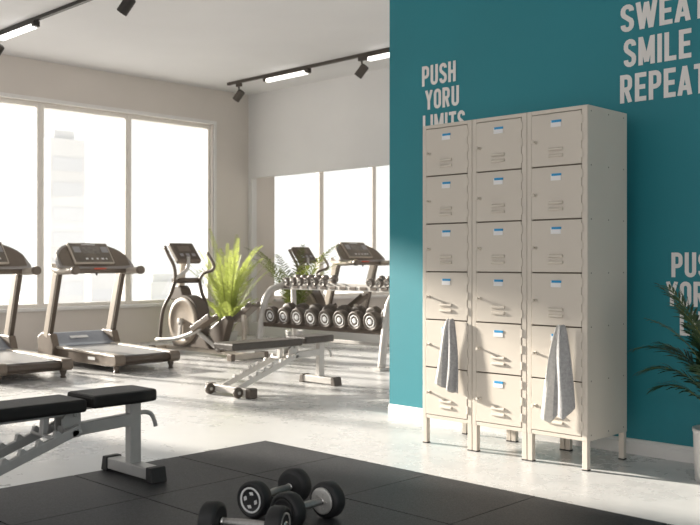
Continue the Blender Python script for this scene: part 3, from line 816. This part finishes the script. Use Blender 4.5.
# ------------------------------------------------------------------ elliptical trainer (front to -x)
def make_elliptical():
    r = thing('elliptical_trainer', '', 'elliptical trainer', group='elliptical trainers facing the windows')
    # base
    mb().beam((-0.75, 0, 0.055), (0.92, 0, 0.055), 0.07, 0.05, 0.006).build('base_rail', M['champ'], r)
    for x, w_ in ((-0.72, 0.50), (0.92, 0.56)):
        f = mb().boxb((x - 0.035, -w_ / 2 + 0.05, 0.012), (x + 0.035, w_ / 2 - 0.05, 0.075), 0.006).build('cross_foot', M['champ'], r)
        for s_ in (-1, 1):
            mb().boxb((x - 0.042, s_ * (w_ / 2 - 0.06), 0), (x + 0.042, s_ * w_ / 2, 0.082), 0.008).build('foot_cap', M['plastm'], f)
    # flywheel housing
    h = mb(); cx, cz, R = -0.24, 0.40, 0.325
    h.prism(arc((cx, cz), R, math.radians(-35), math.radians(215), 26) + [(cx - R * 0.7, 0.08), (cx + 0.55, 0.08), (cx + 0.42, 0.22)], 'y', -0.085, 0.085, 0.018)
    hs = h.build('flywheel_housing', M['plast'], r)
    for s_ in (-1, 1):
        mb().lathe([(R * 0.92, 0), (R * 0.90, 0.014), (R * 0.74, 0.020), (R * 0.70, 0.012), (R * 0.3, 0.014)], (cx, s_ * 0.085, cz), (0, s_, 0), 36).build('wheel_disc', M['plastl'], hs)
        ck = mb().beam((cx, s_ * 0.125, cz), (cx + s_ * 0.02, s_ * 0.125, cz + (-0.20 if s_ < 0 else 0.2)), 0.03, 0.055, 0.006, up=(1, 0, 0))
        ck.lathe([(0.038, 0), (0.038, 0.05), (0.024, 0.055)], (cx, s_ * 0.10, cz), (0, s_, 0), 18)
        ck.build('crank', M['silverw'], r)
    # mast collar, mast, console
    mb().prism([(-0.55, 0.66), (-0.24, 0.66), (-0.30, 0.80), (-0.36, 0.84), (-0.47, 0.84), (-0.52, 0.76)], 'y', -0.075, 0.075, 0.015).build('mast_shroud', M['plast'], r)
    mb().beam((-0.42, 0, 0.78), (-0.36, 0, 1.20), 0.075, 0.075, 0.012, up=(1, 0, 0)).build('mast', M['champ'], r)
    R_ = Matrix.Rotation(-math.radians(42), 3, 'Y')
    c = mb().box((-0.33, 0, 1.245), (0.07, 0.36, 0.31), R_, 0.022, seg=3).build('console', M['plastm'], r)
    P = lambda u, v, o_: Vector((-0.33, 0, 1.245)) + R_ @ Vector((o_, u, v))
    mb().box(P(0, 0.0, 0.036), (0.004, 0.30, 0.25), R_, 0.001).build('screen', M['plast'], c)
    mb().box(P(-0.01, 0.045, 0.039), (0.003, 0.18, 0.09), R_).build('display', M['plastm'], c)
    for u in (-0.09, 0.0, 0.09):
        mb().box(P(u, -0.06, 0.039), (0.004, 0.05, 0.045), R_, 0.004).build('key', M['greyp'], c)
    # handlebar crossbar
    cb = mb().tube([(-0.29, -0.20, 0.905), (-0.29, 0.20, 0.905)], 0.034, 12)
    cb.beam((-0.42, 0, 0.905), (-0.27, 0, 0.905), 0.06, 0.05, 0.008)
    cb.build('pivot_bar', M['plast'], r)
    # moving arms: upper handle, lower link
    for s_ in (-1, 1):
        y = s_ * 0.185
        dx = 0.10 if s_ < 0 else -0.02
        up = [(-0.27, y, 0.90), (-0.26, y * 1.02, 1.00), (-0.30 + dx * 0.3, y * 1.12, 1.10), (-0.38 + dx * 0.5, y * 1.28, 1.22), (-0.44 + dx * 0.5, y * 1.38, 1.33)] if s_ < 0 else \
             [(-0.27, y, 0.90), (-0.20, y * 1.05, 0.99), (-0.08, y * 1.25, 1.03), (-0.05, y * 1.35, 1.08), (-0.12, y * 1.38, 1.17), (-0.20, y * 1.38, 1.25)]
        mb().tube(smooth_path(up, 5), 0.021, 10).build('handle_arm', M['plastm'], r)
        if s_ < 0:
            lo = [(-0.27, y, 0.90), (-0.32, y * 1.15, 0.74), (-0.42, y * 1.35, 0.56), (-0.45, y * 1.45, 0.36), (-0.46, y * 1.5, 0.16)]
        else:
            lo = [(-0.27, y, 0.90), (-0.24, y * 1.1, 0.74), (-0.20, y * 1.3, 0.60), (-0.18, y * 1.4, 0.40), (-0.18, y * 1.4, 0.28)]
        mb().tube(smooth_path(lo, 5), 0.022, 10).build('swing_link', M['plast'], r)
    # static inner grip
    mb().tube(smooth_path([(-0.27, -0.18, 0.93), (-0.22, -0.12, 0.99), (-0.20, -0.05, 1.06), (-0.22, -0.02, 1.20)], 5), 0.024, 10).build('centre_grip', M['silverw'], r)
    # pedal arms, pedals, guide tubes
    near = smooth_path([(-0.50, -0.30, 0.17), (-0.15, -0.27, 0.20), (0.16, -0.25, 0.28), (0.32, -0.24, 0.35)], 5)
    far = smooth_path([(-0.18, 0.30, 0.28), (0.15, 0.27, 0.34), (0.45, 0.25, 0.44), (0.55, 0.24, 0.48)], 5)
    mb().tube(near, 0.026, 10).build('pedal_arm', M['silverw'], r)
    mb().tube(far, 0.026, 10).build('pedal_arm', M['silverw'], r)
    for (x, y, z, a_) in ((0.40, -0.23, 0.40, 26), (0.62, 0.23, 0.52, 32)):
        RR = Matrix.Rotation(-math.radians(a_), 3, 'Y')
        p = mb().box((x, y, z), (0.40, 0.14, 0.035), RR, 0.012).build('pedal', M['plastm'], r)
        q = mb()
        for s_ in (-1, 1):
            q.box(Vector((x, y, z)) + RR @ Vector((0, s_ * 0.066, 0.03)), (0.38, 0.012, 0.05), RR, 0.004)
        q.box(Vector((x, y, z)) + RR @ Vector((-0.19, 0, 0.035)), (0.02, 0.13, 0.06), RR, 0.005)
        q.build('pedal_rim', M['plast'], p)
    mb().beam((0.10, -0.21, 0.36), (0.52, -0.12, 0.10), 0.035, 0.045, 0.006).build('guide_tube', M['silverw'], r)
    mb().beam((0.62, 0.18, 0.50), (0.78, 0.06, 0.09), 0.040, 0.050, 0.006, up=(1, 0, 0)).build('guide_tube', M['champ'], r)
    mb().prism([(0.18, 0.30), (0.55, 0.50), (0.62, 0.44), (0.50, 0.16), (0.40, 0.10), (0.36, 0.18)], 'y', -0.05, 0.05, 0.015).build('rear_shroud', M['plast'], r)
    mb().lathe([(0.045, -0.08), (0.045, 0.08)], (0.52, -0.05, 0.11), (0, 1, 0), 16).build('roller', M['plast'], r)
    return r
E1 = make_elliptical(); E1.location = (-9.27, 6.86, 0)
E1['label'] = 'elliptical trainer beside the bright green fern near the corner'
dup(E1, (-10.30, 9.86, 0), 0, 'elliptical trainer seen through the opening behind the palm, mostly hidden')

# ------------------------------------------------------------------ plants
def frond(bm, base, az, elev, length, droop, leaf, npair, width, rnd, mi=0, stem_frac=0.25):
    """arching rachis with paired leaflets"""
    d = Vector((math.cos(az), math.sin(az), 0)); side = Vector((-math.sin(az), math.cos(az), 0))
    pts = []; N = 18
    p = Vector(base); e = elev
    for k in range(N + 1):
        pts.append(p.copy())
        t = k / N
        ee = elev - droop * t ** 1.5
        p = p + (d * math.cos(ee) + Vector((0, 0, 1)) * math.sin(ee)) * (length / N)
    n = 4
    # rachis as a thin ribbon pair
    for k in range(N):
        w0, w1 = 0.006 * (1 - k / N) + 0.001, 0.006 * (1 - (k + 1) / N) + 0.001
        a, b = pts[k], pts[k + 1]
        for s in (side, Vector((0, 0, 1))):
            vs = [bm.verts.new(a - s * w0), bm.verts.new(a + s * w0), bm.verts.new(b + s * w1), bm.verts.new(b - s * w1)]
            bm.faces.new(vs).material_index = 1
    for i in range(npair):
        t = stem_frac + (1 - stem_frac) * (i + 0.5) / npair
        x = t * N; k = min(N - 1, int(x)); q = pts[k].lerp(pts[k + 1], x - k)
        tg = (pts[k + 1] - pts[k]).normalized(); up = side.cross(tg).normalized()
        if up.z < 0: up = -up
        ll = leaf * (0.35 + 0.65 * math.sin(PI * min(1, 0.18 + 0.82 * ((t - stem_frac) / (1 - stem_frac))))) * rnd.uniform(0.85, 1.1)
        for s in (-1, 1):
            an = math.radians(rnd.uniform(42, 58)) * (1 - 0.45 * (t - stem_frac))
            dr = (tg * math.cos(an) + side * s * math.sin(an) + up * rnd.uniform(0.02, 0.28)).normalized()
            nn = dr.cross(up).normalized() * (width / 2)
            prev = None
            for j, (f, wd) in enumerate(((0, 0.35), (0.3, 1.0), (0.65, 0.8), (1.0, 0.06))):
                c = q + dr * ll * f - Vector((0, 0, 1)) * ll * 0.32 * f * f
                cur = (bm.verts.new(c - nn * wd), bm.verts.new(c + nn * wd))
                if prev: bm.faces.new((prev[0], prev[1], cur[1], cur[0])).material_index = 0
                prev = cur
def make_plant(name, label, loc, specs, leafm, pot_r, pot_h, seed, leaf, npair, width, taper=0.80, potm=None, frac=0.25):
    r = thing(name, label, 'plant', loc)
    rnd = random.Random(seed)
    p = mb(); R = pot_r
    p.lathe([(R * taper, 0), (R * taper + 0.004, 0.004), (R, pot_h - 0.02), (R + 0.004, pot_h - 0.015), (R + 0.004, pot_h), (R - 0.016, pot_h), (R - 0.020, pot_h - 0.045)], n=36)
    pt = p.build('pot', potm or M['pot'], r)
    mb().lathe([(R - 0.022, pot_h - 0.05), (R - 0.024, pot_h - 0.035), (0.01, pot_h - 0.03)], n=24).build('soil', M['soil'], r)
    for (az, el, ln, dp) in specs:
        bm = bmesh.new()
        a = az
        base = Vector((0.35 * R * math.cos(a + 0.4) * rnd.random(), 0.35 * R * math.sin(a + 0.4) * rnd.random(), pot_h - 0.04))
        frond(bm, base, a, el, ln, dp, leaf, npair, width, rnd, 0, frac)
        me = bpy.data.meshes.new('frond'); bm.to_mesh(me); bm.free()
        me.materials.append(leafm); me.materials.append(M['stem'])
        for f in me.polygons: f.use_smooth = True
        o = bpy.data.objects.new('frond', me); COL.objects.link(o); o.parent = r
    return r
D = math.radians
rn = random.Random(5)
LEFT = math.atan2(-0.698, -0.716)    # direction that reads as left in the photograph
# dark palm at right
specs = [(LEFT - 0.60, D(84), 0.72, D(108)), (LEFT - 0.45, D(80), 0.60, D(112)), (LEFT - 0.55, D(87), 0.86, D(48)), (LEFT - 0.2, D(76), 0.46, D(105)),
         (LEFT - 0.8, D(84), 0.62, D(80)), (LEFT - 0.3, D(86), 0.74, D(70)), (LEFT + 0.5, D(86), 0.80, D(60)), (LEFT + 1.3, D(76), 0.6, D(90)), (LEFT + 0.9, D(80), 0.6, D(90)),
         (LEFT + 2.4, D(78), 0.66, D(80)), (LEFT + 1.9, D(64), 0.6, D(85)), (LEFT + 2.2, D(86), 0.9, D(45)), (LEFT - 0.4, D(88), 0.80, D(30)), (LEFT - 1.0, D(87), 0.60, D(40)), (LEFT + 0.3, D(87), 0.86, D(50))]
make_plant('potted_palm', 'dark green palm in a white pot at the right edge by the teal wall', (-1.955, 4.76, 0), specs, M['leafd'], 0.145, 0.27, 3, 0.165, 25, 0.015, taper=0.92)
# bright fern in the corner
specs = []
for k in range(30):
    specs.append((k * 2.4 + rn.uniform(-0.2, 0.2), D(rn.uniform(70, 88)), rn.uniform(1.05, 1.60), D(rn.uniform(15, 62))))
for k in range(12):
    specs.append((k * 0.55, D(rn.uniform(56, 76)), rn.uniform(0.55, 0.8), D(rn.uniform(40, 85))))
make_plant('potted_fern', 'bright yellow-green fern in a pot in the corner beside the elliptical', (-10.40, 8.19, 0), specs, M['leafb'], 0.13, 0.15, 4, 0.13, 32, 0.015, frac=0.20)
specs = []
for k in range(15):
    specs.append((k * 2.4, D(rn.uniform(76, 89)), rn.uniform(1.0, 1.6), D(rn.uniform(30, 85))))
make_plant('potted_palm', 'olive green palm behind the left end of the dumbbell rack', (-9.60, 8.72, 0), specs, M['leafm'], 0.12, 0.18, 9, 0.18, 22, 0.020, potm=M['wallback'])

# ------------------------------------------------------------------ ceiling tracks and lamps
def track(name, label, y, x0, x1, m):
    o = mb().boxb((x0, y - 0.022, ZC - 0.04), (x1, y + 0.022, ZC), 0.003).build(name, m)
    tag(o, label, 'lighting track')
track('ceiling_track', 'dark lighting track on the ceiling at top left corner', 4.72, -10.7, -2.5, M['dark'])
track('ceiling_track', 'dark lighting track on the ceiling near the back wall', 8.40, -10.68, -4.6, M['darkbr'])
def linear(label, y, x0, x1, body):
    r = thing('linear_lamp', label, 'lamp', ((x0 + x1) / 2, y, ZC - 0.04), group='glowing linear lamps on the ceiling tracks')
    h = (x1 - x0) / 2
    mb().boxb((-h, -0.03, -0.025), (h, 0.03, 0.0), 0.003).build('lamp_housing', body, r)
    mb().boxb((-h + 0.02, -0.030, -0.070), (h - 0.02, 0.030, -0.025), 0.007).build('diffuser', M['lamp'], r)
    for s_ in (-1, 1):
        mb().boxb((s_ * h - 0.03, -0.036, -0.06), (s_ * h + 0.03, 0.036, 0.0), 0.004).build('end_cap', body, r)
linear('glowing linear lamp on the track at top left', 4.72, -10.13, -9.30, M['dark'])
linear('glowing linear lamp in the middle of the far ceiling track', 8.40, -9.83, -8.98, M['darkbr'])
linear('glowing linear lamp on the far track, cut by the teal wall', 8.40, -7.89, -7.05, M['darkbr'])
def make_spot(body):
    r = thing('track_spotlight', '', 'spotlight')
    mb().boxb((-0.05, -0.022, -0.05), (0.05, 0.022, 0.0), 0.004).build('track_adapter', body, r)
    mb().tube([(0, 0, -0.045), (0, 0, -0.12)], 0.012, 8).build('stem', body, r)
    ax = Vector((-0.55, -0.30, -0.80)).normalized()
    c = Vector((0, 0, -0.175))
    h = mb().lathe([(0.030, -0.085), (0.050, -0.078), (0.054, -0.066), (0.054, 0.085), (0.050, 0.09), (0.046, 0.082), (0.042, 0.06)], c, ax, 24)
    hd = h.build('lamp_head', body, r)
    mb().lathe([(0.043, 0.055), (0.043, 0.060), (0.02, 0.064)], c, ax, 20).build('lens', M['greyp'], hd)
    return r
S1 = make_spot(M['darkbr']); S1.location = (-10.43, 8.40, ZC - 0.04)
S1['label'] = 'brown track spotlight at the left end of the far track near the corner'
S1['group'] = 'spotlights on the ceiling tracks'
dup(S1, (-7.99, 8.40, ZC - 0.04), 0, 'brown track spotlight on the far track near the teal wall')
S2 = make_spot(M['dark']); S2.location = (-10.22, 4.72, ZC - 0.04)
S2['label'] = 'dark track spotlight at the upper left edge, cut off by the frame'
S2['group'] = 'spotlights on the ceiling tracks'
dup(S2, (-7.52, 4.72, ZC - 0.04), 0, 'dark track spotlight hanging in at the top of the frame')

# ------------------------------------------------------------------ light
wd = bpy.data.worlds.new('World'); SC.world = wd; wd.use_nodes = True
nt = wd.node_tree; bg = nt.nodes['Background']
tc = nt.nodes.new('ShaderNodeTexCoord'); sp = nt.nodes.new('ShaderNodeSeparateXYZ'); nt.links.new(tc.outputs['Generated'], sp.inputs[0])
cr = nt.nodes.new('ShaderNodeValToRGB')
cr.color_ramp.elements[0].position = 0.45; cr.color_ramp.elements[0].color = (1.0, 0.98, 0.95, 1)
cr.color_ramp.elements[1].position = 0.85; cr.color_ramp.elements[1].color = (0.94, 0.97, 1.0, 1)
mr = nt.nodes.new('ShaderNodeMapRange'); mr.inputs['From Min'].default_value = -1; mr.inputs['From Max'].default_value = 1
nt.links.new(sp.outputs['Z'], mr.inputs['Value']); nt.links.new(mr.outputs[0], cr.inputs['Fac']); nt.links.new(cr.outputs[0], bg.inputs['Color'])
bg.inputs['Strength'].default_value = 1.27

sd = bpy.data.lights.new('sun', 'SUN'); sd.energy = 18.0; sd.angle = math.radians(2.6); sd.color = (1.0, 0.925, 0.83)
so = bpy.data.objects.new('sun', sd); COL.objects.link(so)
dirv = Vector((1.0, 0.22, -0.285)).normalized()
so.rotation_euler = dirv.to_track_quat('-Z', 'Y').to_euler()
so.location = (-20, 0, 8)

# ------------------------------------------------------------------ camera
cd = bpy.data.cameras.new('camera'); cam = bpy.data.objects.new('camera', cd); COL.objects.link(cam)
cd.sensor_width = 36; cd.lens = 924 / 700 * 36
cam.location = (0, 0, 1.13)
cam.rotation_euler = (PI / 2, 0, math.radians(44.3))
cd.dof.use_dof = True; cd.dof.focus_distance = 5.4; cd.dof.aperture_fstop = 4.0
cd.clip_end = 1000
SC.camera = cam

SC.view_settings.view_transform = 'Standard'
SC.view_settings.look = 'None'
SC.view_settings.exposure = 0.0
